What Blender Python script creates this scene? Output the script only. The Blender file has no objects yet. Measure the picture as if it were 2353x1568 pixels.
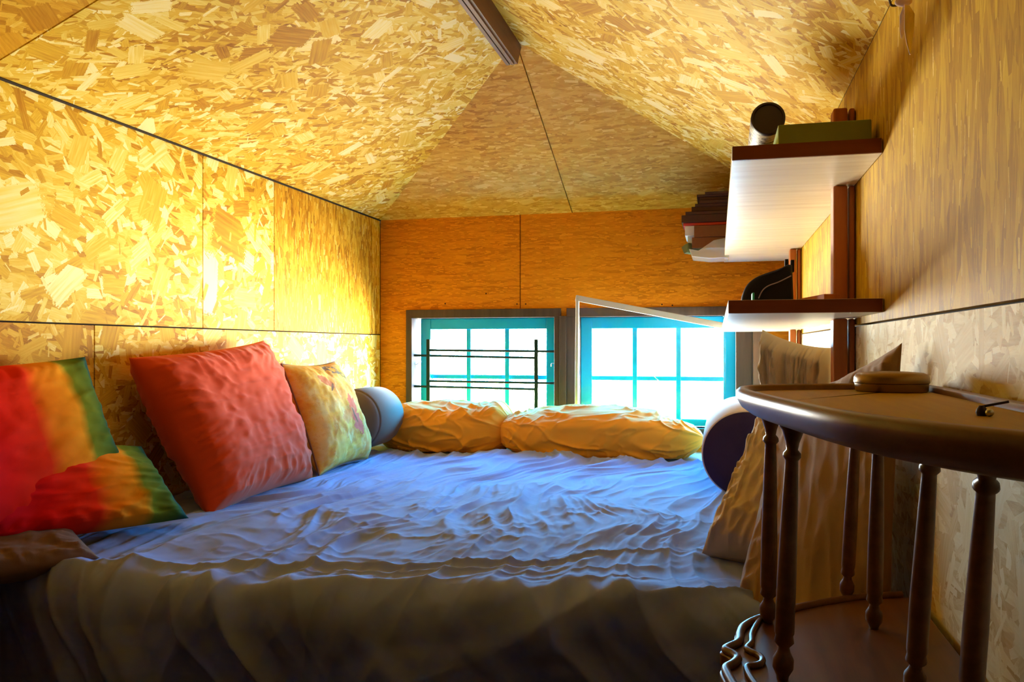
import bpy, bmesh, math, random
import numpy as np
from mathutils import Vector, Matrix
random.seed(7)
C = bpy.context.scene.collection
R = math.radians
PI = math.pi

# ------------------------------------------------------------------ camera model
F, CX, CY, YAW = 1880.0, 1176.5, 797.0, R(14.1)
SN, CS = math.sin(YAW), math.cos(YAW)
EYE = 0.80            # eye height above the floor; everything is authored relative to the eye, then lifted

def at(px, py, d):    # point seen at a pixel, d metres in front of the lens
    u = (px - CX) / F * d; z = (CY - py) / F * d
    return Vector((u * CS - d * SN, u * SN + d * CS, z))
def on_z(px, py, z): return at(px, py, z * F / (CY - py))
def on_y(px, py, Y):
    a = at(px, py, 1.0); return a * (Y / a.y)
def on_x(px, py, X):
    a = at(px, py, 1.0); return a * (X / a.x)

XL, XR, YB, YF = -1.59, 0.30, 3.70, -1.5     # walls
ZE, ZA = 0.614, 1.008                        # eaves, apex
XA, YA = (XL + XR) / 2, 2.62
ZM = -0.46                                   # mattress top
ZF = -EYE                                    # floor

# ------------------------------------------------------------------ mesh helpers
roots = []
def link(o, parent, origin):
    C.objects.link(o)
    if parent is not None: o.parent = parent
    else: roots.append(o)
def chain(parent):
    v = Vector((0, 0, 0))
    while parent is not None: v += parent.location; parent = parent.parent
    return v
def obj(name, bm, mat, parent=None, smooth=True, origin=None, bevel=0, angle=40):
    """bm is in room coordinates"""
    if parent is None:
        if origin is None:
            xs = [v.co for v in bm.verts]
            mn = Vector([min(c[i] for c in xs) for i in range(3)]); mx = Vector([max(c[i] for c in xs) for i in range(3)])
            origin = Vector(((mn.x + mx.x) / 2, (mn.y + mx.y) / 2, mn.z))
        loc = Vector(origin); off = loc
    else:
        loc = Vector((0, 0, 0)); off = chain(parent)
    for v in bm.verts: v.co -= off
    me = bpy.data.meshes.new(name); bm.to_mesh(me); bm.free()
    o = bpy.data.objects.new(name, me); o.location = loc
    mats = mat if isinstance(mat, (list, tuple)) else [mat]
    for m in mats: me.materials.append(m)
    link(o, parent, origin)
    if smooth:
        for p in me.polygons: p.use_smooth = True
        if angle:
            me.set_sharp_from_angle(angle=R(angle))
    if bevel:
        b = o.modifiers.new('bevel', 'BEVEL'); b.width = bevel; b.segments = 2; b.limit_method = 'ANGLE'; b.angle_limit = R(50)
    return o
def thing(name, label, cat, loc, group=None):
    o = bpy.data.objects.new(name, None); o.empty_display_size = .05
    C.objects.link(o); roots.append(o); o.location = Vector(loc)
    o['label'] = label; o['category'] = cat
    if group: o['group'] = group
    return o
def tag(o, label, cat, group=None, kind=None):
    o['label'] = label; o['category'] = cat
    if group: o['group'] = group
    if kind: o['kind'] = kind
    return o
def struct(o, label, cat='wall'):
    o['kind'] = 'structure'; o['label'] = label; o['category'] = cat; return o
def NB(): 
    bm = bmesh.new(); bm.loops.layers.uv.new('UVMap'); return bm
def box(bm, lo, hi, mi=0, rot=0, piv=None):
    x0, y0, z0 = lo; x1, y1, z1 = hi
    vs = [bm.verts.new(c) for c in [(x0,y0,z0),(x1,y0,z0),(x1,y1,z0),(x0,y1,z0),(x0,y0,z1),(x1,y0,z1),(x1,y1,z1),(x0,y1,z1)]]
    fs = [(0,3,2,1),(4,5,6,7),(0,1,5,4),(1,2,6,5),(2,3,7,6),(3,0,4,7)]
    uvl = bm.loops.layers.uv.verify()
    ou, ov = random.random() * 5, random.random() * 5
    for f in fs:
        fc = bm.faces.new([vs[i] for i in f]); fc.material_index = mi
        fc.normal_update(); n = fc.normal
        for l in fc.loops:
            c = l.vert.co
            if abs(n.x) > .7: l[uvl].uv = (c.y + ou, c.z + ov)
            elif abs(n.y) > .7: l[uvl].uv = (c.x + ou, c.z + ov)
            else: l[uvl].uv = (c.x + ou, c.y + ov)
    if rot:
        p = Vector(piv) if piv is not None else Vector(((x0+x1)/2, (y0+y1)/2, (z0+z1)/2))
        bmesh.ops.rotate(bm, verts=vs, cent=p, matrix=Matrix.Rotation(rot, 3, 'Z'))
    return vs
def tube(bm, pts, rad, seg=10, cap=True, mi=0):
    pts = [Vector(p) for p in pts]; n = len(pts)
    rads = rad if isinstance(rad, (list, tuple)) else [rad] * n
    rings = []; up = None
    for i, p in enumerate(pts):
        t = (pts[min(i+1, n-1)] - pts[max(i-1, 0)]).normalized()
        if up is None:
            up = Vector((0,0,1)) if abs(t.z) < .9 else Vector((1,0,0))
        s = t.cross(up).normalized(); up = s.cross(t).normalized()
        rings.append([bm.verts.new(p + (s * math.cos(2*PI*k/seg) + up * math.sin(2*PI*k/seg)) * rads[i]) for k in range(seg)])
    for a, b in zip(rings, rings[1:]):
        for k in range(seg):
            f = bm.faces.new((a[k], b[k], b[(k+1)%seg], a[(k+1)%seg])); f.material_index = mi
    if cap:
        bm.faces.new(rings[0]).material_index = mi; bm.faces.new(rings[-1][::-1]).material_index = mi
    return rings
def lathe(bm, base, axis, prof, seg=24, mi=0):
    """prof: list of (distance along axis, radius)"""
    axis = Vector(axis).normalized(); base = Vector(base)
    ref = Vector((1,0,0)) if abs(axis.x) < .8 else Vector((0,1,0))
    s = axis.cross(ref).normalized(); t = axis.cross(s)
    rings = [[bm.verts.new(base + axis * h + (s * math.cos(2*PI*k/seg) + t * math.sin(2*PI*k/seg)) * max(r, 1e-4)) for k in range(seg)] for h, r in prof]
    for a, b in zip(rings, rings[1:]):
        for k in range(seg):
            bm.faces.new((a[k], a[(k+1)%seg], b[(k+1)%seg], b[k])).material_index = mi
    bm.faces.new(rings[0][::-1]).material_index = mi; bm.faces.new(rings[-1]).material_index = mi
    bmesh.ops.recalc_face_normals(bm, faces=bm.faces)
def prism(bm, pts, z0, z1, mi=0):
    a = [bm.verts.new((p[0], p[1], z0)) for p in pts]; b = [bm.verts.new((p[0], p[1], z1)) for p in pts]
    bm.faces.new(a[::-1]).material_index = mi; bm.faces.new(b).material_index = mi
    n = len(pts)
    for i in range(n): bm.faces.new((a[i], a[(i+1)%n], b[(i+1)%n], b[i])).material_index = mi
    bmesh.ops.recalc_face_normals(bm, faces=bm.faces)
def smooth_loop(pts, n=8):
    P = [Vector(p) for p in pts]; out = []; m = len(P)
    for i in range(m):
        a, b, c, d = P[i-1], P[i], P[(i+1)%m], P[(i+2)%m]
        for k in range(n):
            t = k / n
            out.append(.5 * ((2*b) + (c-a)*t + (2*a-5*b+4*c-d)*t*t + (3*b-a-3*c+d)*t**3))
    return out
def smooth_open(pts, n=8):
    P = [Vector(p) for p in pts]; P = [P[0]] + P + [P[-1]]; out = []
    for i in range(1, len(P)-2):
        a, b, c, d = P[i-1], P[i], P[i+1], P[i+2]
        for k in range(n):
            t = k / n
            out.append(.5 * ((2*b) + (c-a)*t + (2*a-5*b+4*c-d)*t*t + (3*b-a-3*c+d)*t**3))
    out.append(P[-1]); return out

# ------------------------------------------------------------------ numpy noise
def _h(ix, iy, s):
    n = (ix.astype(np.int64) * 374761393 + iy.astype(np.int64) * 668265263 + s * 1442695041) & 0x7fffffff
    n = ((n ^ (n >> 13)) * 1274126177) & 0x7fffffff
    n = (n ^ (n >> 16))
    return (n & 0xffff) / 65535.0
def vn(x, y, s=0):
    x = np.asarray(x, float); y = np.asarray(y, float)
    ix = np.floor(x); iy = np.floor(y); fx = x - ix; fy = y - iy
    fx = fx*fx*fx*(fx*(fx*6-15)+10); fy = fy*fy*fy*(fy*(fy*6-15)+10)
    a = _h(ix, iy, s); b = _h(ix+1, iy, s); c = _h(ix, iy+1, s); d = _h(ix+1, iy+1, s)
    return (a*(1-fx)+b*fx)*(1-fy) + (c*(1-fx)+d*fx)*fy
def ridge(x, y, s=0, k=2.0):
    n = vn(x, y, s) * .65 + vn(x*2.03, y*2.03, s+9) * .35
    return np.clip(1 - np.abs(2*n - 1) * 1.6, 0, 1) ** k
def fbm(x, y, s=0):
    return vn(x, y, s)*.5 + vn(x*2, y*2, s+1)*.25 + vn(x*4, y*4, s+2)*.15 + vn(x*8, y*8, s+3)*.1
def sstep(a, b, x):
    t = np.clip((x - a) / (b - a), 0, 1); return t*t*(3-2*t)

def grid_mesh(bm, P, U=None, wrap=False, mi=0):
    """P: (n,m,3) array -> quads"""
    n, m = P.shape[:2]; uvl = bm.loops.layers.uv.verify()
    V = [[bm.verts.new(P[i, j]) for j in range(m)] for i in range(n)]
    for i in range(n-1):
        for j in range(m if wrap else m-1):
            j2 = (j+1) % m
            f = bm.faces.new((V[i][j], V[i][j2], V[i+1][j2], V[i+1][j])); f.material_index = mi
            if U is not None:
                for l, (a, b) in zip(f.loops, ((i, j), (i, j+1 if wrap else j2), (i+1, j+1 if wrap else j2), (i+1, j))):
                    l[uvl].uv = U(a, b)
    return V

# ------------------------------------------------------------------ materials
class NT:
    def __init__(s, name):
        s.m = bpy.data.materials.new(name); s.m.use_nodes = True; s.t = s.m.node_tree
        s.b = s.t.nodes['Principled BSDF']
    def n(s, typ, **kw):
        nd = s.t.nodes.new(typ)
        for k, v in kw.items(): setattr(nd, k, v)
        return nd
    def put(s, sock, v):
        if isinstance(v, bpy.types.NodeSocket): s.t.links.new(v, sock)
        elif v is not None: sock.default_value = v
    def math(s, op, a, b=None, c=None, clamp=False):
        nd = s.n('ShaderNodeMath', operation=op, use_clamp=clamp)
        for i, v in enumerate((a, b, c)):
            if v is not None: s.put(nd.inputs[i], v)
        return nd.outputs[0]
    def vmath(s, op, a, b=None, scale=None):
        nd = s.n('ShaderNodeVectorMath', operation=op)
        s.put(nd.inputs[0], a)
        if b is not None: s.put(nd.inputs[1], b)
        if scale is not None: s.put(nd.inputs['Scale'], scale)
        return nd.outputs[0]
    def mix(s, f, a, b, typ='MIX'):
        nd = s.n('ShaderNodeMix', data_type='RGBA', blend_type=typ)
        s.put(nd.inputs[0], f); s.put(nd.inputs[6], a); s.put(nd.inputs[7], b)
        return nd.outputs[2]
    def ramp(s, f, stops, interp='LINEAR'):
        nd = s.n('ShaderNodeValToRGB'); cr = nd.color_ramp; cr.interpolation = interp
        while len(cr.elements) < len(stops): cr.elements.new(.5)
        for e, (p, c) in zip(cr.elements, stops): e.position = p; e.color = (*c, 1)
        s.put(nd.inputs[0], f); return nd.outputs[0]
    def noise(s, vec, scale, detail=3, rough=.5, dim='3D'):
        nd = s.n('ShaderNodeTexNoise', noise_dimensions=dim)
        s.put(nd.inputs['Vector'], vec); nd.inputs['Scale'].default_value = scale
        nd.inputs['Detail'].default_value = detail; nd.inputs['Roughness'].default_value = rough
        return nd.outputs['Fac']
    def mapping(s, vec, loc=(0,0,0), rot=(0,0,0), sc=(1,1,1)):
        nd = s.n('ShaderNodeMapping'); s.put(nd.inputs[0], vec)
        nd.inputs[1].default_value = loc; nd.inputs[2].default_value = rot; nd.inputs[3].default_value = sc
        return nd.outputs[0]
    def bump(s, h, strength=.3, dist=.002):
        nd = s.n('ShaderNodeBump'); nd.inputs['Strength'].default_value = strength; nd.inputs['Distance'].default_value = dist
        s.put(nd.inputs['Height'], h); s.t.links.new(nd.outputs[0], s.b.inputs['Normal'])
    def col(s, c): s.put(s.b.inputs['Base Color'], c if isinstance(c, bpy.types.NodeSocket) else (*c, 1))
    def set(s, rough=.6, spec=.5, metal=0, **kw):
        s.b.inputs['Roughness'].default_value = rough; s.b.inputs['Specular IOR Level'].default_value = spec
        s.b.inputs['Metallic'].default_value = metal
        for k, v in kw.items(): s.b.inputs[k].default_value = v
    def uv(s): return s.n('ShaderNodeUVMap', uv_map='UVMap').outputs[0]
    def obj(s): return s.n('ShaderNodeTexCoord').outputs['Object']

PALE = [(0, (.22,.07,.004)), (.22, (.50,.23,.010)), (.5, (.74,.46,.030)), (.78, (.86,.66,.13)), (1, (.95,.84,.42))]
GOLD = [(0, (.22,.07,.003)), (.28, (.50,.22,.006)), (.55, (.70,.37,.016)), (.82, (.82,.53,.06)), (1, (.93,.77,.28))]
ORNG = [(0, (.36,.10,.003)), (.35, (.66,.24,.008)), (.7, (.78,.31,.013)), (1, (.86,.44,.04))]
WHITE = [(0, (.40,.20,.05)), (.25, (.60,.44,.18)), (.6, (.78,.67,.38)), (1, (.92,.86,.64))]
def osb(name, pal, base=0.0, spread=PI, seed=0, layers=None, contrast=1.0, strand=1.0):
    k = NT(name); uv = k.uv()
    layers = layers or [(34, .95, .16, 1.0), (24, .85, .12, .8), (14, .85, .14, .75), (9, .8, .17, .6), (6.0, .75, .15, .40)]
    # fine matted strands underneath
    ruv = k.mapping(uv, rot=(0, 0, -base)); m = k.mapping(ruv, (seed*3.1, seed*1.7, 0), (0, 0, 0), (18*strand, 70, 1))
    v = k.n('ShaderNodeTexVoronoi', voronoi_dimensions='2D'); k.put(v.inputs['Vector'], m); v.inputs['Scale'].default_value = 1
    sp = k.n('ShaderNodeSeparateColor'); k.put(sp.inputs[0], v.outputs['Color'])
    fine = k.noise(k.mapping(ruv, sc=(30, 260, 1)), 1, 2, dim='2D')
    val = k.math('ADD', k.math('MULTIPLY', sp.outputs[0], .55*contrast), k.math('MULTIPLY', fine, .35))
    h = sp.outputs[1]
    jag = k.noise(uv, 160, 2, .7, '2D')
    for i, (sc, a, b, p, *ex) in enumerate(layers):
        sprd = ex[0] if ex else spread
        m = k.mapping(uv, (seed*7.3+i*3.7, seed*2.9+i*5.1, 0), (0, 0, .4*i), (sc, sc, 1))
        v = k.n('ShaderNodeTexVoronoi', voronoi_dimensions='2D'); k.put(v.inputs['Vector'], m)
        v.inputs['Scale'].default_value = 1; v.inputs['Randomness'].default_value = .9
        loc = k.vmath('SUBTRACT', m, v.outputs['Position'])
        sp = k.n('ShaderNodeSeparateColor'); k.put(sp.inputs[0], v.outputs['Color'])
        r, g, bb = sp.outputs
        ang = k.math('ADD', k.math('MULTIPLY', k.math('SUBTRACT', r, .5), sprd), -base - .4*i)
        rot = k.n('ShaderNodeVectorRotate', rotation_type='Z_AXIS'); k.put(rot.inputs['Vector'], loc); k.put(rot.inputs['Angle'], ang)
        sx = k.n('ShaderNodeSeparateXYZ'); k.put(sx.inputs[0], rot.outputs[0])
        lx, ly = sx.outputs[0], sx.outputs[1]
        wy = k.math('MULTIPLY', k.math('ADD', k.math('MULTIPLY', g, 1.6), .35), b)
        lx2 = k.math('ADD', k.math('ABSOLUTE', lx), k.math('MULTIPLY', jag, .22))
        ly2 = k.math('ADD', k.math('ABSOLUTE', ly), k.math('MULTIPLY', jag, .05))
        mk = k.math('MULTIPLY', k.math('LESS_THAN', lx2, a*.62), k.math('LESS_THAN', ly2, wy))
        mk = k.math('MULTIPLY', mk, k.math('LESS_THAN', k.math('FRACT', k.math('MULTIPLY', bb, 7.13)), p))
        grain = k.noise(k.vmath('ADD', k.vmath('MULTIPLY', rot.outputs[0], (1.6, 22, 0)), k.vmath('SCALE', v.outputs['Color'], scale=9.0)), 1, 2, dim='2D')
        # darker ends of a strand, lighter middle: thickness varies
        fv = k.math('ADD', k.math('MULTIPLY', bb, .62*contrast), k.math('MULTIPLY', grain, .42))
        fv = k.math('ADD', fv, .08 - .18*(contrast-1))
        nd = k.n('ShaderNodeMix', data_type='FLOAT'); k.put(nd.inputs[0], mk); k.put(nd.inputs[2], val); k.put(nd.inputs[3], fv); val = nd.outputs[0]
        nd = k.n('ShaderNodeMix', data_type='FLOAT'); k.put(nd.inputs[0], mk); k.put(nd.inputs[2], h); k.put(nd.inputs[3], bb); h = nd.outputs[0]
    big = k.noise(uv, 1.6, 2, dim='2D')
    val = k.math('ADD', val, k.math('MULTIPLY', k.math('SUBTRACT', big, .5), .35), clamp=True)
    k.col(k.ramp(val, pal)); k.set(rough=.65, spec=.12)
    k.bump(k.math('ADD', h, k.math('MULTIPLY', jag, .3)), .35, .0015)
    return k.m

FINE = [(48, .95, .10, 1.0), (36, .9, .08, .8), (20, .9, .06, .6), (13, .85, .08, .18)]
OSB_A = osb('osb pale gold', PALE, 0, PI, 1, contrast=1.25)
OSB_B = osb('osb deep gold', GOLD, .3, PI, 2)
OSB_L = osb('osb coarse left wall', PALE, .1, PI*.9, 3, contrast=1.25, layers=[(26, .95, .2, 1), (15, .85, .16, .85), (9, .85, .18, .7), (6, .8, .2, .6), (3.6, .75, .2, .3), (30, .9, .1, .22), (14, .8, .08, .2)])
OSB_V = osb('osb upright strands', GOLD, PI/2, .5, 4, layers=FINE)
OSB_R = osb('osb right wall strands', [(0,(.26,.11,.002)),(.4,(.50,.28,.006)),(.75,(.66,.42,.015)),(1,(.95,.82,.34))], PI/2, .40, 5, layers=[(30, .95, .05, 1), (22, .95, .035, .7), (13, .95, .03, .5), (11, .75, .10, .10, 1.6)], contrast=.9)
OSB_W = osb('osb whitish flakes', WHITE, 0, PI, 6)
OSB_H = osb('osb hip', [(0,(.34,.14,.012)),(.35,(.56,.29,.034)),(.7,(.68,.40,.065)),(1,(.82,.58,.17))], 0, 1.2, 7, layers=[(40,.95,.14,1),(30,.9,.12,.8),(18,.85,.12,.6),(11,.8,.13,.35)])
OSB_O = osb('smooth orange board', ORNG, 0, .5, 8, layers=FINE, contrast=.45, strand=.5)

def plain(name, c, rough=.6, spec=.4, metal=0, bump=None, var=None, **kw):
    k = NT(name)
    if var: k.col(k.mix(k.noise(k.obj(), var[0], 4), (*c, 1), (*var[1], 1)))
    else: k.col(c)
    k.set(rough, spec, metal, **kw)
    if bump: k.bump(k.noise(k.obj(), bump[0], 3), bump[1], bump[2])
    return k.m
def wood(name, c1, c2, axis='Y', scale=18, rough=.45, spec=.4, stretch=14):
    k = NT(name); o = k.obj()
    s = {'X': (1, stretch, stretch), 'Y': (stretch, 1, stretch), 'Z': (stretch, stretch, 1)}[axis]
    m = k.mapping(o, sc=s)
    g = k.noise(m, scale/6, 5, .6); g2 = k.noise(o, 3, 2)
    f = k.math('ADD', k.math('MULTIPLY', g, .8), k.math('MULTIPLY', g2, .3))
    k.col(k.ramp(f, [(.35, c1), (.7, c2)])); k.set(rough, spec)
    k.bump(g, .15, .001); return k.m
def cloth(name, c, c2=None, weave=900, rough=.9, sheen=.15):
    k = NT(name); o = k.obj()
    base = k.mix(k.noise(o, 9, 4), (*c, 1), (*(c2 or tuple(x*.85 for x in c)), 1))
    k.col(base); k.set(rough, .2); k.b.inputs['Sheen Weight'].default_value = sheen
    k.bump(k.noise(o, weave, 1), .25, .0006); return k.m

M_seam = plain('dark gap', (.03,.015,.005), .9)
M_beam = wood('dark beam', (.09,.035,.015), (.16,.065,.03), 'Y', rough=.6)
M_shelf = wood('pale shelf wood', (.62,.52,.36), (.82,.75,.58), 'X', 14, .4, .4)
M_red = wood('red brown timber', (.20,.045,.012), (.30,.085,.02), 'Z', rough=.5)
M_endshade = wood('red brown end shade', (.13,.022,.008), (.19,.04,.012), 'X', rough=.5)  # end of the pale shelf, its red shade put into the colour
M_post = wood('shade toned timber', (.34,.085,.012), (.48,.14,.02), 'Z', rough=.5)  # posts are pale wood; their warm shade is put into this colour
M_table = wood('varnished table wood', (.13,.048,.014), (.24,.10,.028), 'Y', rough=.36, spec=.45)
M_tabletop = wood('golden table top', (.38,.23,.003), (.50,.31,.005), 'Y', rough=.55, spec=.2)
M_frame = wood('dark window frame', (.045,.028,.022), (.085,.052,.042), 'Z', rough=.7)
M_framel = wood('brown window board', (.13,.07,.05), (.2,.115,.08), 'Z', rough=.7)
M_blue = plain('blue sash paint', (.0,.50,.98), .4, .3)
M_metal = plain('dark green metal', (.008,.025,.022), .6, .2, 0)
M_steel = plain('bright steel', (.6,.62,.62), .3, .5, .9)
M_white = plain('white painted wood', (.62,.62,.58), .5)
M_sheet = cloth('grey lilac sheet', (.235,.285,.67), (.205,.255,.62), 700, sheen=.1)
M_ledge = cloth('beige pad', (.42,.30,.20))
M_duvet = cloth('orange yellow cotton', (.80,.36,.03), (.74,.31,.02), 600)
M_redc = cloth('red cotton', (.66,.062,.002), (.58,.048,.001), 500)
M_beige = cloth('beige cotton', (.68,.52,.30), (.62,.46,.25), 600)
M_beige_shade = cloth('shaded beige cotton', (.36,.22,.10), (.31,.18,.08), 600)  # beige cotton darkened: shade on the cushion behind the table put into colour
M_brown = cloth('brown cotton', (.20,.11,.07), (.16,.08,.06), 600)
M_grey = cloth('grey bolster cloth', (.13,.085,.07), (.11,.07,.06), 500)
M_bolster = cloth('pale pink bolster cloth', (.55,.43,.38), (.5,.38,.33), 500)
M_dark = cloth('dark purple cloth', (.035,.018,.05), (.03,.014,.04), 500, sheen=.05)
M_black = cloth('black bag cloth', (.012,.01,.014), (.008,.007,.01), 500, sheen=0)
M_green = plain('sage green card', (.20,.24,.10), .7, var=(30, (.17,.2,.08)))
M_mint = plain('mint card', (.42,.62,.42), .7)
M_paper = plain('white paper', (.75,.78,.8), .8)
M_darkpaper = plain('dark magazine covers', (.05,.018,.02), .6, var=(60, (.09,.03,.02)))
M_brownpaper = plain('brown card', (.22,.085,.03), .8, var=(80, (.17,.06,.02)))
M_pinkpaper = plain('red cover', (.65,.06,.06), .6)
M_floor = wood('dark floor and bounce stop', (.035,.015,.02), (.06,.028,.03), 'Y')  # also darkens the unseen walls behind the camera against bounce light
M_teal = plain('teal plastic', (.02,.35,.3), .4)
M_pink = cloth('pale pink ribbon', (.95,.80,.76), (.92,.72,.68), 300)
M_cap = plain('dark purple cap', (.03,.012,.03), .5)
M_plastic = plain('clear plastic wrap', (.8,.82,.78), .12, .6, 0)
M_plastic.node_tree.nodes['Principled BSDF'].inputs['Alpha'].default_value = .55
M_pouch = cloth('brown grey pouch', (.07,.045,.035))
def glass():
    k = NT('thin window glass'); t = k.t; out = t.nodes['Material Output']
    tr = k.n('ShaderNodeBsdfTransparent'); tr.inputs[0].default_value = (.96,.98,.98,1)
    gl = k.n('ShaderNodeBsdfGlossy'); gl.inputs['Roughness'].default_value = .03
    mx = k.n('ShaderNodeMixShader'); mx.inputs[0].default_value = .05
    t.links.new(tr.outputs[0], mx.inputs[1]); t.links.new(gl.outputs[0], mx.inputs[2]); t.links.new(mx.outputs[0], out.inputs[0])
    t.nodes.remove(k.b); return k.m
M_glass = glass()

# ------------------------------------------------------------------ room shell
def panel(bm, corners, thick, n_out, mi, rot=0):
    """flat board with corners in room coords, thickness along n_out; uv in metres"""
    P = [Vector(c) for c in corners]; n_out = Vector(n_out).normalized()
    uvl = bm.loops.layers.uv.verify()
    e1 = (P[1] - P[0]).normalized(); e2 = n_out.cross(e1).normalized()
    ou, ov = random.random()*7, random.random()*7
    a = [bm.verts.new(p) for p in P]; b = [bm.verts.new(p + n_out*thick) for p in P]
    n = len(P); fs = [bm.faces.new(a), bm.faces.new(b[::-1])]
    for i in range(n): fs.append(bm.faces.new((a[i], b[i], b[(i+1)%n], a[(i+1)%n])))
    for f in fs:
        f.material_index = mi
        for l in f.loops:
            d = l.vert.co - P[0]; u, v = d.dot(e1), d.dot(e2)
            l[uvl].uv = (u*math.cos(rot)-v*math.sin(rot)+ou, u*math.sin(rot)+v*math.cos(rot)+ov)
G = .0022   # half of a panel joint
def lwall():
    bm = NB(); zs = .058
    def P(y0, y1, z0, z1, mi, rot=0):
        panel(bm, [(XL, y0+G, z0+G), (XL, y1-G, z0+G), (XL, y1-G, z1-G), (XL, y0+G, z1-G)], .018, (-1,0,0), mi, rot)
    P(YF, .55, ZF, zs, 5); P(YF, .55, zs, ZE, 5); P(.55, 1.82, ZF, zs, 2); P(1.82, YB, ZF, zs, 0)  # unseen panels behind the camera made dark to cut bounce on the sheet
    P(.55, 2.288, zs, ZE, 1); P(2.288, 2.72, zs, ZE, 1, .2); P(2.72, 3.60, zs, ZE, 3); P(3.60, YB, zs, ZE, 3)
    box(bm, (XL-.05, YF, ZF), (XL-.02, YB+.12, ZE), 4)
    return obj('wall_left', bm, [OSB_A, OSB_L, OSB_B, OSB_V, M_seam, M_floor], smooth=False)
struct(lwall(), 'left wall of golden strand board panels behind the red cushion')
def rwall():
    bm = NB(); zs = .047
    def P(y0, y1, z0, z1, mi, rot=0):
        panel(bm, [(XR, y1-G, z0+G), (XR, y0+G, z0+G), (XR, y0+G, z1-G), (XR, y1-G, z1-G)], .018, (1,0,0), mi, rot)
    P(YF, .4, ZF, zs, 3); P(YF, .4, zs, ZE, 3); P(.4, YB, ZF, zs, 0); P(.4, YB, zs, ZE, 1)  # rear panels out of view are dark too, to stop bounce light
    box(bm, (XR+.02, YF, ZF), (XR+.05, YB+.12, ZE), 2)
    return obj('wall_right', bm, [OSB_W, OSB_R, M_seam, M_floor], smooth=False)
struct(rwall(), 'right wall of strand board carrying the shelves')
# window openings in the back wall
W1 = (-1.42, -.726); W2 = (-.614, .077); ZWB = -.36
W1T, W2T = .140, .140
def bwall():
    bm = NB()
    def P(x0, x1, z0, z1, mi=0, rot=0):
        panel(bm, [(x0+G, YB, z0), (x1-G, YB, z0), (x1-G, YB, z1), (x0+G, YB, z1)], .06, (0,1,0), mi, rot)
    zt = .152
    P(XL, -.89, zt, ZE); P(-.89, XR, zt, ZE)
    P(XL, W1[0]-.01, ZWB, zt); P(W1[1]+.01, W2[0]-.01, ZWB, zt); P(W2[1]+.01, XR, ZWB, zt)
    P(XL, XR, ZF, ZWB)
    box(bm, (XL-.05, YB+.06, zt+.02), (XR+.05, YB+.09, ZE+.01), 1)
    box(bm, (XL-.05, YB+.02, ZF), (W1[0]-.035, YB+.12, ZE), 1); box(bm, (W2[1]+.06, YB+.062, ZF), (XR+.05, YB+.12, ZE), 1)
    box(bm, (XL-.05, YB+.062, ZF), (XR+.05, YB+.10, ZWB-.005), 1); box(bm, (W1[1]+.035, YB+.062, ZF), (W2[0]-.035, YB+.10, ZE), 1)
    # small knots and screw heads
    return obj('wall_back', bm, [OSB_O, M_seam], smooth=False)
struct(bwall(), 'back wall of smooth orange boards with two window openings')
bm = NB()
panel(bm, [(XL, YF, ZF), (XR, YF, ZF), (XR, YF, ZA), (XL, YF, ZA)], .05, (0,-1,0), 0)
struct(obj('wall_front', bm, [M_floor], smooth=False), 'unseen wall behind the viewer, made dark to cut bounce light')  # dark colour chosen to keep bounce off the sheet's front
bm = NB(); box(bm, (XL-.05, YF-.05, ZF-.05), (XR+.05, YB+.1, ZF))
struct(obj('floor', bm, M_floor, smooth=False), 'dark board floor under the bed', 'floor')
# ceiling: left slope, right slope, hip
def slope(name, side, seams, mats, lab):
    bm = NB(); X0 = XL if side < 0 else XR
    nrm = Vector((side*(ZA-ZE), 0, abs(XA-X0))).normalized()
    def pt(y, top): return Vector((XA - 0, y, ZA)) if top else Vector((X0, y, ZE))
    ys = [YF] + seams
    for i, (a, b) in enumerate(zip(ys, ys[1:])):
        c = [(X0, a+G, ZE), (X0, b-G, ZE), (XA, b-G, ZA), (XA, a+G, ZA)]
        if side > 0: c = [c[1], c[0], c[3], c[2]]
        panel(bm, c, .02, nrm, (3, 0)[min(i, 1)], .5)  # first bay is out of view, darkened to stop bounce light
    a = seams[-1]
    c = [(X0, a+G, ZE), (X0, YB, ZE), (XA, YA, ZA), (XA, a+G, ZA)]
    if side > 0: c = [c[1], c[0], c[3], c[2]]
    panel(bm, c, .02, nrm, 1, .5)
    dz = .08*(ZA-ZE)/abs(XA-X0); XO = X0+side*.08
    c = [Vector(p)+nrm*.022 for p in [(XO, YF-.05, ZE-dz), (XO, YB+.09, ZE-dz), (XA, YA, ZA), (XA, YF-.05, ZA)]]
    if side > 0: c = [c[1], c[0], c[3], c[2]]
    panel(bm, c, .03, nrm, 2)
    return struct(obj(name, bm, mats+[M_seam, M_floor], smooth=False), lab, 'ceiling')
slope('ceiling', -1, [.55, 1.48], [OSB_B, OSB_A], 'left ceiling slope of strand board above the cushions')
slope('ceiling', 1, [.55, 1.56], [OSB_B, OSB_A], 'right ceiling slope of strand board above the shelves')
bm = NB(); nh = Vector((0, ZA-ZE, YB-YA)).normalized()
panel(bm, [(XL, YB, ZE), (XA-G, YB, ZE), (XA-G, YA, ZA)], .02, nh, 0)
panel(bm, [(XA+G, YB, ZE), (XR, YB, ZE), (XA+G, YA, ZA)], .02, nh, 0)
panel(bm, [Vector(p)+nh*.022 for p in [(XL-.09, YB+.10, ZE-.037), (XR+.09, YB+.10, ZE-.037), (XA, YA, ZA)]], .03, nh, 1)
struct(obj('ceiling', bm, [OSB_H, M_seam], smooth=False), 'triangular hip end of the ceiling above the windows', 'ceiling')
# dark caulk line between left wall and slope
bm = NB(); tube(bm, [(XL+.002, YF, ZE-.001), (XL+.002, YB, ZE-.001)], .004, 6)
struct(obj('trim_1', bm, M_seam), 'thin dark joint under the left ceiling slope', 'trim')
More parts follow.
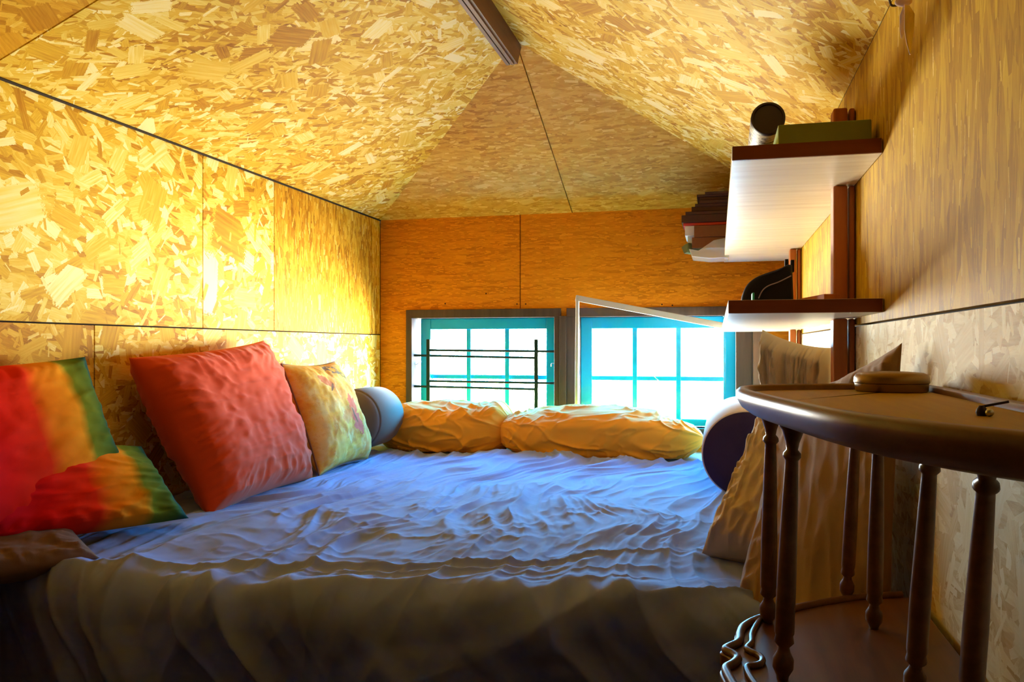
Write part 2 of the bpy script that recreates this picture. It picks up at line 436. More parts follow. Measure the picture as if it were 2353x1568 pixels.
# ridge beam
bm = NB()
x0, x1 = -.672, -.634
for v0, (a, b, z0, z1) in enumerate([(x0, x1, .925, 1.01)]):
    vs = [bm.verts.new(c) for c in [(a, YF, z0), (b, YF, z0), (b, YF, z1), (a, YF, z1), (a, 2.60, z0), (b, 2.60, z0), (b, 2.66, z1), (a, 2.66, z1)]]
    for f in [(0,3,2,1),(4,5,6,7),(0,1,5,4),(1,2,6,5),(2,3,7,6),(3,0,4,7)]: bm.faces.new([vs[i] for i in f][::-1])
for xx in (x0+.004, x0+.019): box(bm, (xx, YF, .918), (xx+.011, 2.585, .926))
struct(obj('trim_2', bm, M_beam, smooth=False), 'dark brown ridge beam under the ceiling peak', 'beam')

# ------------------------------------------------------------------ windows
def window(name, x0, x1, zt, lab, cols, frame_l, frame_r, sashm):
    bm = NB(); fw = .04
    # dark brown lining set into the wall
    box(bm, (x0-frame_l, YB-.018, zt-.004), (x1+frame_r, YB+.10, zt+.036))
    box(bm, (x0-frame_l, YB-.018, ZWB-.03), (x0, YB+.10, zt-.004))
    box(bm, (x1, YB-.018, ZWB-.03), (x1+frame_r, YB+.10, zt-.004))
    box(bm, (x0, YB-.018, ZWB-.03), (x1, YB+.10, ZWB))
    w = obj(name, bm, M_frame, smooth=False, bevel=.002); struct(w, lab, 'window')
    ys0, ys1 = YB+.055, YB+.095; a, b = x0+sashm[0], x1-sashm[1]
    st = .052; bm = NB(); zb = ZWB+.004; t = zt-.0045
    box(bm, (a, ys0, zb), (a+st, ys1, t)); box(bm, (b-st, ys0, zb), (b, ys1, t))
    box(bm, (a+st, ys0, t-.052), (b-st, ys1, t)); box(bm, (a+st, ys0, zb), (b-st, ys1, zb+.03))
    cw = (b-a-2*st)
    for i in (1, 2):
        xm = a+st+cw*i/3; box(bm, (xm-.011, ys0+.004, zb), (xm+.011, ys1-.006, t-.05))
    for zz in (-.145,):
        box(bm, (a+st, ys0+.01, zz-.010), (b-st, ys1-.008, zz+.010))
    box(bm, (a+st, ys0+.01, -.345), (b-st, ys1-.008, -.335))
    sash = obj('sash', bm, M_blue, parent=w, smooth=False, bevel=.0025)
    sash['label'] = 'bright blue painted six pane sash'
    bm = NB(); box(bm, (a+st-.004, ys0+.018, zb), (b-st+.004, ys0+.021, t-.03))
    obj('glass', bm, M_glass, parent=sash, smooth=False)
    return w
window('window_1', W1[0], W1[1], W1T, 'left window with dark frame and blue sash behind metal rails', 3, .03, .03, (.018, .0))
window('window_2', W2[0], W2[1], W2T, 'right window with dark frame and blue sash behind the tilted white frame', 3, .055, .075, (.0, .0))
# board between the frames and the brown board right of the right window
bm = NB(); box(bm, (-.700, YB-.03, ZWB), (-.668, YB-.018, .14))
struct(obj('trim_3', bm, M_frame, smooth=False, bevel=.002), 'dark post between the two windows', 'trim')
bm = NB(); box(bm, (.148, YB-.034, ZWB-.04), (.205, YB-.001, .22))
struct(obj('trim_4', bm, M_framel, smooth=False, bevel=.003), 'brown board right of the right window', 'trim')
# metal guard rails across the left window
gr = thing('window_guard', 'dark metal guard rails with two uprights across the left window', 'window guard', (-1.07, YB+.02, -.34))
for px, y in ((984, YB+.012), (1232, YB+.012)):
    p = on_y(px, 780, y); bm = NB(); box(bm, (p.x-.009, y-.004, -.345), (p.x+.009, y+.004, p.z)); obj('upright', bm, M_metal, gr, smooth=False, bevel=.002)
for pa, pb, y in (((952, 817), (1232, 823), YB+.018), ((984, 805), (1276, 808), YB+.006), ((952, 888), (1232, 895), YB+.018), ((984, 876), (1276, 881), YB+.006)):
    a = on_y(*pa, y); b = on_y(*pb, y); bm = NB(); tube(bm, [a, b], .0058, 8); obj('rail', bm, M_metal, gr)
bm = NB(); a = on_y(953, 838, YB+.012); tube(bm, smooth_open([a, a+Vector((.012,-.008,.0)), a+Vector((.028,-.004,.012)), a+Vector((.036,0,.015))], 5), .0022, 8)
tube(bm, smooth_open([a+Vector((.002,-.002,.012)), a+Vector((.006,-.012,-.002)), a+Vector((.008,-.01,-.016))], 5), .002, 8)
tag(obj('hook', bm, M_steel), 'small steel latch hook left of the left window sash', 'hook')
bm = NB(); a = on_y(1270, 838, YB+.012); tube(bm, smooth_open([a+Vector((.006,0,.006)), a+Vector((-.004,-.008,.004)), a+Vector((-.004,-.01,-.008))], 5), .0022, 8)
tag(obj('hook', bm, M_steel), 'small steel latch hook right of the left window sash', 'hook')
# white tilted inner frame in front of the right window
fr = thing('secondary_glazing', 'thin white framed glass panel leaning askew over the right window', 'window panel', (-.3, 3.62, -.36))
A = on_y(1327, 686, 3.52); A2 = on_y(1325, 938, 3.60); B = on_y(1668, 750, 3.655)
def bar(bm, p, q, w, h, up=(0,0,1)):
    p, q = Vector(p), Vector(q); t = (q-p).normalized(); s = t.cross(Vector(up)).normalized(); u = s.cross(t)
    vs = [bm.verts.new(c + s*a*w/2 + u*b*h/2) for c in (p, q) for a, b in ((-1,-1),(1,-1),(1,1),(-1,1))]
    for f in [(0,1,2,3),(7,6,5,4),(0,4,5,1),(1,5,6,2),(2,6,7,3),(3,7,4,0)]: bm.faces.new([vs[i] for i in f])
    bmesh.ops.recalc_face_normals(bm, faces=bm.faces)
bm = NB(); bar(bm, A, A2, .014, .020, (0,1,0)); obj('side_bar', bm, M_white, fr, smooth=False, bevel=.002)
bm = NB(); bar(bm, A+Vector((-.008,0,.002)), B, .014, .026); obj('top_bar', bm, M_white, fr, smooth=False, bevel=.002)
bm = NB(); D = Vector((B.x, B.y, A2.z+.0)); E = Vector((A2.x, A2.y, A2.z)); vs = [bm.verts.new(c) for c in (A, B, D, E)]; bm.faces.new(vs)
go = obj('pane', bm, M_glass, fr, smooth=False)
bm = NB(); tube(bm, [on_y(1487, 850, 3.60), on_y(1518, 880, 3.60), on_y(1552, 916, 3.60)], .0016, 6)
cr = obj('crack', bm, M_steel, fr); cr['label'] = 'thin scratch line across the pane'
# screws in the orange boards
for i, (px, py) in enumerate([(1023, 698), (1188, 699), (1208, 699), (1545, 702), (1117, 675), (1521, 700)]):
    p = on_y(px, py, YB); bm = NB(); lathe(bm, p, (0,-1,0), [(0,.0035),(.0012,.0035),(.0016,.002)], 12)
    o = obj('screw', bm, M_seam); tag(o, 'dark screw head in the orange board above the windows', 'screw', 'screw heads above the windows')

# building outside
bd = thing('house', 'pale sunlit house across the street seen through the right window', 'building', (-1.2, 14.0, -4.0))
bm = NB(); box(bm, (-2.9, 14, -4), (.4, 18, .75)); M_fac = plain('white render', (.85,.84,.82), .9); obj('wall', bm, M_fac, bd, smooth=False)
M_pane = plain('pale shutters', (.45,.5,.55), .6)
for px, py0, py1 in ((1372, 800, 865), (1525, 842, 866)):
    a = on_y(px, py0, 14); b = on_y(px+50, py1, 14); bm = NB(); box(bm, (a.x, 13.95, b.z), (b.x, 14.02, a.z)); obj('window', bm, M_pane, bd, smooth=False)
bm = NB(); a = on_y(1300, 893, 14); box(bm, (-2.9, 13.8, a.z-.06), (.4, 14.02, a.z)); obj('ledge', bm, M_pane, bd, smooth=False)

# ------------------------------------------------------------------ bed
bed = thing('bed', 'low wide bed under a rumpled grey lilac fitted sheet', 'bed', (-.65, 2.4, ZF))
bm = NB(); box(bm, (XL+.01, 1.50, ZF), (XR-.01, YB-.01, -.70)); obj('base', bm, M_frame, bed, smooth=False)
bm = NB(); box(bm, (XL+.02, 1.50, -.70), (XR-.02, 3.24, ZM-.03)); obj('mattress', bm, M_ledge, bed, smooth=False, bevel=.03)
bm = NB(); box(bm, (XL+.01, 3.245, -.70), (XR-.01, YB-.002, ZM-.002)); p_ = obj('headboard_shelf', bm, M_ledge, bed, smooth=False, bevel=.005)
p_['label'] = 'beige ledge behind the mattress'
def sheet():
    nx, ns = 620, 520
    x = np.linspace(XL+.006, XR-.01, nx)[None, :]
    # path: back -> front edge -> down
    yfr, rad = 1.47, .06
    L1 = 3.255 - (yfr+rad); L2 = rad*PI/2; L3 = .26; Lt = .05 + L1 + L2 + L3
    s = np.linspace(0, Lt, ns)[:, None]
    Xg = np.broadcast_to(x, (ns, nx)).copy(); S = np.broadcast_to(s, (ns, nx)).copy()
    # smooth variation of the edge line
    Yg = np.zeros_like(S); Zg = np.zeros_like(S); NY = np.zeros_like(S); NZ = np.ones_like(S)
    a = S < .05
    Yg[a] = 3.255; Zg[a] = ZM - .05 + S[a]; NY[a] = .7; NZ[a] = .7
    b = (S >= .05) & (S < .05+L1); Yg[b] = 3.255 - (S[b]-.05); Zg[b] = ZM
    c = (S >= .05+L1) & (S < .05+L1+L2); th = (S[c]-.05-L1)/rad
    Yg[c] = yfr+rad - rad*np.sin(th); Zg[c] = ZM - rad + rad*np.cos(th); NY[c] = -np.sin(th); NZ[c] = np.cos(th)
    d = S >= .05+L1+L2; q = S[d]-.05-L1-L2
    Yg[d] = yfr - .10*q; Zg[d] = ZM-rad-q; NY[d] = -1; NZ[d] = 0
    X, T = Xg, S     # cloth coordinates
    w1 = (vn(X*2.2, T*1.3, 5)-.5)*.30; w2 = (vn(X*5, T*4, 6)-.5)*.10
    xr = X + w1 + w2
    sk = xr + .10*np.sin(T*1.2)            # gentle fan of the lengthwise folds
    back = 1 - sstep(1.2, 1.75, T)
    front = sstep(1.35, 1.75, T)
    hang = sstep(.05+L1-.05, .05+L1+.12, T)
    h = np.zeros_like(S)
    # lengthwise pulls
    h += .016 * ridge(sk*5.5, T*.8+3, 11, 1.6) * (1-.6*hang)
    h += .010 * ridge(sk*9+2, T*.55, 31, 2.6) * (1-sstep(1.0, 1.9, T))
    h += .008 * ridge(sk*13, T*1.8, 12, 2.0) * (1-.8*hang)
    h += .005 * ridge(sk*24+T, T*3.2, 13, 2.0) * back
    m = np.exp(-(((X+.85)/.45)**2 + ((T-1.5)/.55)**2))
    h += m * (.013*ridge(sk*8+w1*3, T*2.0, 14, 1.8) + .006*ridge(sk*17+w2*5, T*4.5, 15, 1.8) + .004*ridge(X*14+T*6, T*12, 23, 1.8))
    m2 = np.exp(-(((X+.35)/.5)**2 + ((T-1.4)/.5)**2))
    h += m2 * (.010*ridge(sk*6+w2*6+T*1.5, T*2.4, 16, 2.0) + .004*ridge(X*14+T*5, T*8, 17, 1.8))
    # long folds raking across the front edge
    u = T*1.0 + X*.28 + w1*.6
    m3 = np.exp(-((T-(.05+L1-.02))/.26)**2)
    h += m3 * .013*ridge(u*6.5, X*.9, 18, 2.4)
    m3 = np.exp(-((T-(.05+L1+.02))/.16)**2) * sstep(-1.2, -.4, X)
    h += m3 * .010*ridge(u*11, X*1.6, 19, 2.2)
    # broad slanting folds on the hanging part
    g = X*1.0 - T*.9
    h += hang * (.030*ridge(g*4.2+w1*2, T*.5, 20, 1.5) + .012*ridge(g*10+w2*4, T*.8, 21, 1.8))
    h += .0022*(fbm(X*16, T*16, 30)-.5)
    # spikes of the gathered rear hem
    rear = 1 - sstep(.05, .35, T)
    h += rear * .012 * ridge(X*11+w2*3, T*.6, 22, 1.2)
    off = (.12*(1-sstep(-.65, .02, X))*(1-.5*(1-sstep(-1.5, -1.1, X))) + .02*np.sin(X*4)) * sstep(1.0, .05+L1, T)
    Yg = Yg - off
    # dip towards the wall on the right
    dip = sstep(.0, .22, X) * .03
    P = np.stack([X, Yg + NY*h, Zg + NZ*h - dip*(NZ > .5)], -1)
    bm = NB(); grid_mesh(bm, P[:, ::-1])
    bm.normal_update()
    return bm
o = obj('sheet', sheet(), M_sheet, bed, angle=0); o['label'] = 'rumpled grey lilac sheet'

# ------------------------------------------------------------------ cushions
def cushion(w, h, t, n=70, seed=0, wr=.006, pinch=.05, freq=5.0, radial=1.0, pw=2.6, fx=1.0, fy=1.0, sag=0):
    """returns front and back grids in local coords: x width, y up, z thickness"""
    u = np.linspace(-1, 1, n); U, V = np.meshgrid(u, u)
    U = np.sin(U*PI/2)*.35 + U*.65; V = np.sin(V*PI/2)*.35 + V*.65
    prof = (np.clip(1-np.abs(U)**pw, 0, 1)**.55) * (np.clip(1-np.abs(V)**pw, 0, 1)**.55)
    px = U*(1 - pinch*(1-V**2)*np.abs(U)); py = V*(1 - pinch*(1-U**2)*np.abs(V))
    r = np.sqrt(U*U+V*V)
    out = []
    for side, sd in ((1, seed), (-1, seed+50)):
        wx = (vn(U*1.5+3, V*1.5, sd)-.5)*1.0
        wr_ = ridge(U*freq*.5*fx+wx, V*freq*.5*fy+wx*.5, sd+1, 1.7)*.6 + ridge(U*freq*fx+wx*2, V*freq*fy, sd+2, 1.8)*.4
        ang = np.arctan2(V, U)
        edge = np.maximum(np.abs(U), np.abs(V))
        rad = ridge(ang*5.5+wx*.6, r*.6, sd+3, 1.5)*sstep(.45, .9, edge)*radial
        # gathers perpendicular to the seams
        gu = ridge(U*7+wx, V*.7, sd+4, 1.5)*sstep(.5, .95, np.abs(V)); gv = ridge(V*7+wx, U*.7, sd+5, 1.5)*sstep(.5, .95, np.abs(U))
        d = (wr_ + rad*.8 + (gu+gv)*.6*radial)*wr
        fade = np.clip((1-edge)*8, 0, 1)
        z = side*(prof*t/2 + d*fade)
        lump = (fbm(U*1.3+7, V*1.3, sd+8)-.5)*t*.22*fade*side
        x_ = px*w/2; y_ = py*h/2 - sag*(1-U*U)*(V > 0)*V*.5
        out.append(np.stack([x_, y_, z+lump], -1))
    return out
def place(P, c, ax, ay):
    ax = Vector(ax).normalized(); az = ax.cross(Vector(ay)).normalized(); ay = az.cross(ax)
    M = np.array([list(ax), list(ay), list(az)])
    return P @ M + np.array(list(c))
def make_cushion(name, mat, c, ax, ay, label, w, h, t, seam=None, warp=None, group=None, **kw):
    F_, B_ = cushion(w, h, t, **kw); n = F_.shape[0]
    if warp:
        F_ = warp(F_); B_ = warp(B_)
    bm = NB(); U = lambda a, b: (b/(n-1), a/(n-1))
    A_ = place(F_, c, ax, ay); Bk = place(B_, c, ax, ay)
    grid_mesh(bm, A_, U); grid_mesh(bm, Bk[:, ::-1], lambda a, b: (1-b/(n-1), a/(n-1)))
    bmesh.ops.remove_doubles(bm, verts=bm.verts, dist=.0006)
    e = tag(obj(name, bm, mat, angle=0), label, 'cushion', group)
    if seam:
        loop = [A_[0, j] for j in range(n)] + [A_[i, n-1] for i in range(n)] + [A_[n-1, n-1-j] for j in range(n)] + [A_[n-1-i, 0] for i in range(n)]
        pts = [Vector(p) for k, p in enumerate(loop) if k % 2 == 0]
        bm = NB(); tube(bm, pts + [pts[0]], seam[1], 6, cap=False); q = obj('piping', bm, seam[0], e, angle=0)
    return e

def axes(a, b, c_):   # a: lower near, b: lower far, c_: upper near -> centre, ax, ay
    a, b, c_ = Vector(a), Vector(b), Vector(c_); return a + (b-a)/2 + (c_-a)/2, b-a, c_-a
# red cushion
# floral cushion
def floral():
    k = NT('floral print'); uv = k.uv(); n1 = k.noise(uv, 5, 4, .6, '2D'); n2 = k.noise(uv, 22, 3, .6, '2D')
    wv = k.noise(uv, 240, 1, .5, '2D')
    c = k.ramp(n1, [(.35, (.66,.50,.20)), (.5, (.66,.38,.04)), (.62, (.55,.22,.015)), (.75, (.62,.45,.18))])
    c = k.mix(k.math('MULTIPLY', k.math('GREATER_THAN', n2, .62), .35), c, (.55,.22,.05,1))
    sx = k.n('ShaderNodeSeparateXYZ'); k.put(sx.inputs[0], uv)
    def blob(c, u0, v0, ru, rv, rot, col, jag=.6, ring=None, hard=1.0):
        d = k.mapping(uv, rot=(0,0,0)); d = k.vmath('SUBTRACT', d, (u0, v0, 0))
        r = k.n('ShaderNodeVectorRotate', rotation_type='Z_AXIS'); k.put(r.inputs[0], d); r.inputs['Angle'].default_value = rot
        d = k.vmath('MULTIPLY', r.outputs[0], (1/ru, 1/rv, 0)); ln = k.n('ShaderNodeVectorMath', operation='LENGTH'); k.put(ln.inputs[0], d)
        dd = k.math('ADD', ln.outputs['Value'], k.math('MULTIPLY', k.math('SUBTRACT', n2, .5), jag*2))
        m = k.math('LESS_THAN', dd, 1.0)
        if ring: m = k.math('MULTIPLY', m, k.math('GREATER_THAN', dd, ring))
        return k.mix(k.math('MULTIPLY', m, hard), c, (*col, 1))
    c = blob(c, .36, .74, .10, .045, .5, (.42,.08,.02)); c = blob(c, .40, .68, .012, .05, .9, (.10,.02,.03), .4)
    c = blob(c, .62, .88, .10, .05, .6, (.06,.05,.09), .9, .55); c = blob(c, .72, .80, .09, .03, .9, (.03,.06,.02), .8, .3)
    c = blob(c, .60, .50, .06, .10, .2, (.60,.06,.03), .7); c = blob(c, .50, .44, .10, .05, -.3, (.62,.20,.04), .7, hard=.7)
    c = blob(c, .64, .36, .07, .10, -.5, (.55,.04,.05), .7); c = blob(c, .60, .43, .012, .07, -.5, (.10,.01,.02), .5)
    c = blob(c, .90, .62, .02, .05, .3, (.05,.08,.02), .6); c = blob(c, .88, .36, .045, .10, .2, (.05,.05,.04), 1.0, .6)
    c = blob(c, .95, .24, .02, .08, .1, (.12,.04,.04), .6); c = blob(c, .78, .20, .10, .12, .1, (.65,.30,.08), .8, hard=.6)
    c = blob(c, .30, .20, .12, .14, .1, (.7,.45,.08), .8, hard=.6)
    k.col(k.mix(k.math('MULTIPLY', wv, .3), c, (.8,.62,.26,1))); k.set(.9, .2); k.bump(wv, .3, .001); return k.m
c, ax, ay = axes((-1.33, 2.57, ZM+.0), (-1.345, 3.00, ZM+.0), (-1.475, 2.58, -.07))
make_cushion('cushion', floral(), c + Vector((0,0,.012)), ax, ay, 'small yellow cushion printed with red and black butterflies', .44, .41, .17, seed=12, wr=.003, pinch=.07, freq=3, seam=(M_brown, .0035), n=90, pw=3.0)
# rainbow cushions
def rainbow(name, shift=0, dirv=(1, 0, 0)):
    k = NT(name); uv = k.uv(); sx = k.n('ShaderNodeSeparateXYZ'); k.put(sx.inputs[0], uv)
    f = k.math('ADD', sx.outputs[0], k.math('MULTIPLY', sx.outputs[1], dirv[1])); f = k.math('ADD', f, k.math('MULTIPLY', k.math('SUBTRACT', k.noise(uv, 3, 2, dim='2D'), .5), .06))
    f = k.math('ADD', f, shift)
    c = k.ramp(f, [(.05, (.30,.0,.10)), (.25, (.55,.0,.04)), (.48, (.75,.008,.004)), (.60, (.80,.03,.004)), (.65, (.80,.20,.004)), (.75, (.78,.30,.008)), (.79, (.16,.20,.008)), (.89, (.05,.10,.010)), (.93, (.010,.06,.05)), (1, (.006,.03,.05))])
    k.col(c); k.set(.95, .08); k.bump(k.noise(k.obj(), 500, 1), .25, .0006); return k.m
M_rain = rainbow('rainbow stripes upper', 0, (1, -.02, 0)); M_rain2 = rainbow('rainbow stripes lower', -.03, (1, .0, 0))
c, ax, ay = axes((-1.40, 1.00, -.40), (-1.38, 1.69, -.375), (-1.53, 1.02, -.065))
make_cushion('cushion', M_rain, c + Vector((0,0,.01)), ax, ay, 'rainbow striped cushion leaning on the left wall with a teal corner', .70, .37, .14, seed=22, wr=.008, pinch=.06, freq=4, n=80)
c, ax, ay = axes((-1.48, 1.00, -.43), (-1.27, 1.46, -.43), (-1.62, 1.06, -.36))
make_cushion('cushion', M_brown, c, ax, ay, 'flat maroon brown cushion under the rainbow cushions', .50, .22, .07, seed=41, wr=.008, n=70)

# ------------------------------------------------------------------ orange duvet rolls
def roll(name, x0, x1, yc, zc, ry, rz, seed, label, cat, mat, endp=3.5, amp=.010, warpf=None, nx=300, nt=220):
    t = np.linspace(-1, 1, nx)[:, None]; t = np.sin(t*PI/2)*.3 + t*.7; th = np.linspace(0, 2*PI, nt, endpoint=False)[None, :]
    T = np.broadcast_to(t, (nx, nt)); TH = np.broadcast_to(th, (nx, nt))
    e = np.clip(1-np.abs(T)**endp, 0, 1)**(.42)
    cs, sn = np.cos(TH), np.sin(TH); sq = lambda v: np.sign(v)*np.abs(v)**.72
    X = x0 + (T+1)/2*(x1-x0)
    q = X + .35*sn*ry/ry*.12
    wv = (vn(X*3, TH*1.2, seed)-.5)
    d = ridge(X*3.2+wv*1.4+TH*.5, TH*.9, seed+1, 2.0)*.8 + ridge(X*8+wv*3-TH*.9, TH*1.3, seed+2, 2.6)*.6 + ridge(X*17+wv*4+TH*1.2, TH*2.0, seed+3, 2.6)*.28
    lump = (vn(X*2.5+2, TH*0+1, seed+5)-.5)*.03
    top = np.clip(sn, 0, 1)
    dd = d*amp
    Y = yc + e*(sq(cs)*ry) + cs*dd*e; Z = zc + e*(sq(sn)*rz) + sn*dd*e + lump*top*e
    Z = np.maximum(Z, ZM+.004)
    P = np.stack([X, Y, Z], -1)
    if warpf: P = warpf(P, T, TH)
    bm = NB(); grid_mesh(bm, P, None, wrap=True)
    bmesh.ops.remove_doubles(bm, verts=bm.verts, dist=.0005)
    bmesh.ops.recalc_face_normals(bm, faces=bm.faces)
    return tag(obj(name, bm, mat, angle=0), label, cat)
def wl(P, T, TH):
    g = np.exp(-((P[..., 0]+.93)/.05)**2); P[..., 2] += .035*g*np.clip(np.sin(TH), 0, 1); P[..., 1] += 0
    P[..., 2] -= .03*sstep(-1.30, -1.52, P[..., 0])*np.clip(np.sin(TH), 0, 1); return P
roll('rolled_duvet', -1.50, -.86, 3.49, -.365, .17, .098, 61, 'orange yellow bundled duvet under the left window', 'duvet', M_duvet, warpf=wl, amp=.022)
def wr_(P, T, TH):
    P[..., 2] -= .02*sstep(-.5, -.06, P[..., 0])*np.clip(np.sin(TH), 0, 1); P[..., 1] -= .03*sstep(-.5, -.06, P[..., 0]); return P
roll('rolled_duvet', -.93, -.055, 3.47, -.368, .18, .094, 71, 'orange yellow bundled duvet under the right window', 'duvet', M_duvet, warpf=wr_, amp=.020)

# ------------------------------------------------------------------ bolsters
def bolster(c0, c1, r, label, m_side, m_end, dome=.0):
    c0, c1 = Vector(c0), Vector(c1); L = (c1-c0).length
    t = thing('bolster', label, 'bolster', (c0+c1)/2 - Vector((0,0,r)))
    bm = NB(); lathe(bm, c0, c1-c0, [(0, r-.006), (.001, r-.002), (.004, r), (.008, r-.002), (.012, r+.0005), (L*.5, r+.002), (L-.01, r), (L, r-.006)], 64); obj('cover', bm, m_side, t, angle=50)
    bm = NB()
    prof = [(-dome*math.sin(a), (r-.005)*math.cos(a)) for a in [PI/2*(1-i/10) for i in range(11)]] if dome else [(-.006, .02), (-.005, r*.7), (-.003, r*.95), (.0, r-.004)]
    lathe(bm, c0, c1-c0, prof + [(.003, r-.004)], 64); q = obj('end_panel', bm, m_end, t, angle=60); return t, q
bt, q = bolster((.085, 2.55, ZM+.136), (.085, 3.30, ZM+.136), .132, 'thick bolster with dark end standing at the right edge of the bed', M_bolster, M_dark)
q['label'] = 'dark purple round end'
bolster((-1.445, 3.08, -.30), (-1.445, 3.34, -.30), .125, 'grey round bolster behind the floral cushion in the corner', M_grey, M_grey, dome=.05)

# ------------------------------------------------------------------ beige cushions on the right
def free_cushion(name, corners, t, label, mat, seed, n=90, wr=.01, pw=3.0, bulge=.03, **kw):
    """corners BL, BR, TR, TL of a limp cushion"""
    BL, BR, TR, TL = [np.array(list(c)) for c in corners]
    F_, B_ = cushion(2, 2, t, n=n, seed=seed, wr=wr, pw=pw, **kw)
    nn = np.cross(BR-BL, TL-BL); nn = nn/np.linalg.norm(nn)
    res = []
    for G_ in (F_, B_):
        u = (G_[..., 0]+1)/2; v = (G_[..., 1]+1)/2
        P = (BL*((1-u)*(1-v))[..., None] + BR*(u*(1-v))[..., None] + TR*(u*v)[..., None] + TL*((1-u)*v)[..., None])
        P = P + nn*(G_[..., 2])[..., None]
        res.append(P)
    bm = NB(); grid_mesh(bm, res[0], lambda a, b: (b/(n-1), a/(n-1))); grid_mesh(bm, res[1][:, ::-1], lambda a, b: (1-b/(n-1), a/(n-1))); bmesh.ops.remove_doubles(bm, verts=bm.verts, dist=.0008)
    return tag(obj(name, bm, mat, angle=0), label, 'cushion')
free_cushion('cushion', [(-1.50, 1.07, -.40), (-1.255, 1.75, -.420), (-1.43, 1.80, -.255), (-1.57, 1.16, -.17)], .16, 'rainbow striped cushion slumped flat in front of the other one', M_rain2, 31, wr=.009, freq=4, fx=1.2, fy=.6, pinch=.05)
free_cushion('cushion', [(-1.315, 1.92, ZM+.005), (-1.345, 2.55, ZM+.005), (-1.53, 2.55, .022), (-1.525, 1.87, -.030)], .19, 'large square red cushion leaning on the left wall', M_redc, 3, wr=.009, freq=4.5, fx=.5, fy=1.5, n=120, pinch=.06)
K = .285
free_cushion('cushion', [on_y(1745, 1160, 2.15)+Vector((.015,.03,0)), (K-.03, 2.12, -.43), (K-.015, 2.14, on_y(1905, 800, 2.14).z), on_y(1752, 758, 2.16)], .11, 'beige cushion with gathered seam standing under the lower shelf', M_beige, 84, wr=.034, fx=2.4, fy=.3, freq=4.0, radial=.4)
free_cushion('cushion', [(.02, 1.57, -.52), (.26, 1.37, -.60), (.275, 1.365, .006), on_y(1800, 925, 1.86)], .085, 'large beige cushion propped on the wall behind the side table', M_beige_shade, 85, wr=.010, fx=1.2, fy=.5, freq=5)
free_cushion('cushion', [on_z(1612, 1272, ZM+.02), (.20, 1.70, ZM+.0), (.27, 1.95, -.18), on_y(1752, 972, 2.05)], .16, 'limp beige pillow spilling over the right edge of the bed', M_beige, 87, wr=.016, fx=1.3, fy=.5, freq=5)

# ------------------------------------------------------------------ shelves
ZU = .362; ZL = .064
def px_on_wall(px, X): return on_x(px, 700, X).y
SY0 = px_on_wall(2030, XR)
SX0 = on_y(1682, 370, SY0).x
SY1 = SY0 + 1.92 * SY0/1.64 * .85
def shelf(zb, t, label, y0, y1, x0):
    s = thing('shelf', label, 'shelf', ((x0+XR)/2, (y0+y1)/2, zb))
    bm = NB(); box(bm, (x0, y0+.003, zb), (XR-.001, y1, zb+t)); obj('board', bm, M_shelf, s, smooth=False, bevel=.0015)
    bm = NB(); box(bm, (x0+.001, y0, zb+.0005), (XR-.003, y0+.003, zb+t-.0005)); q = obj('end_shade', bm, M_endshade, s, smooth=False); q['label'] = 'end face of the pale board with dark red shade in its colour'  # thin strip added to tint the pale board's shaded end
    return s
SY1 = at(1658, 603, ZU*F/(CY-603)).y
shelf(ZU, .028, 'upper pale wood shelf on the right wall holding the green box', SY0, SY1, SX0)
shelf(ZL, .026, 'lower pale wood shelf on the right wall holding the black bag', SY0-.01, SY1, on_y(1673, 700, SY0).x)
def post(px0, px1, ztop, label, zb=ZM-.02):
    y = px_on_wall(px1, XR); xa = on_y(px0, 700, y).x
    bm = NB()
    segs = [(zb, ZL-.001), (ZL+.027, ZU-.001), (ZU+.029, ztop)]
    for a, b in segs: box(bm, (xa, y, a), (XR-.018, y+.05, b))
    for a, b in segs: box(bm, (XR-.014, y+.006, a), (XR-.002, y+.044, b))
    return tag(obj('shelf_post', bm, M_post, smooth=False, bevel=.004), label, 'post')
post(1915, 1968, on_y(1940, 247, px_on_wall(1968, XR)).z, 'near pale timber post in red brown shade colour carrying the shelves')
post(1815, 1842, .50, 'far pale timber post in red brown shade colour carrying the shelves')

# upper shelf contents
yb = SY0 + .04
a = on_y(1790, 330, yb); b = on_y(2003, 280, yb)
gb = thing('box', 'long sage green box on the near end of the upper shelf', 'box', ((a.x+b.x)/2, yb+.1, ZU+.029))
ht = on_y(1790, 287, yb).z
bm = NB(); box(bm, (a.x, yb, ZU+.0285), (b.x, yb+.32, ht)); obj('body', bm, M_green, gb, smooth=False, bevel=.002)
bm = NB(); box(bm, (a.x-.0015, yb+.001, ZU+.0285), (a.x, yb+.319, ht-.001)); q = obj('side_panel', bm, M_mint, gb, smooth=False); q['label'] = 'pale mint side'
def label_mat():
    k = NT('scribbled white wrapper'); o = k.obj(); n = k.noise(k.mapping(o, sc=(40, 130, 60), rot=(.5,.3,.2)), 1, 3, .6)
    k.col(k.ramp(n, [(.40, (.04,.03,.06)), (.46, (.75,.72,.66)), (.6, (.8,.78,.72))])); k.set(.5); return k.m
c0 = on_y(1765, 271, yb+.34); r0 = 36/F*c0.length*.98
cn = thing('canister', 'round white patterned canister lying with its dark cap towards the room on the upper shelf', 'canister', c0 - Vector((0,0,r0)))
bm = NB(); lathe(bm, c0+Vector((0,.012,0)), (0,1,-.10), [(0, r0*.96), (.003, r0), (.27, r0), (.272, r0*.9)], 40); obj('body', bm, label_mat(), cn, angle=50)
bm = NB(); lathe(bm, c0, (0,1,-.1), [(.004, r0*.3), (.004, r0*.82), (0, r0*.86), (.0, r0*.97), (.002, r0), (.014, r0*1.01), (.0145, r0*.95)], 40); obj('cap', bm, M_cap, cn, angle=50)
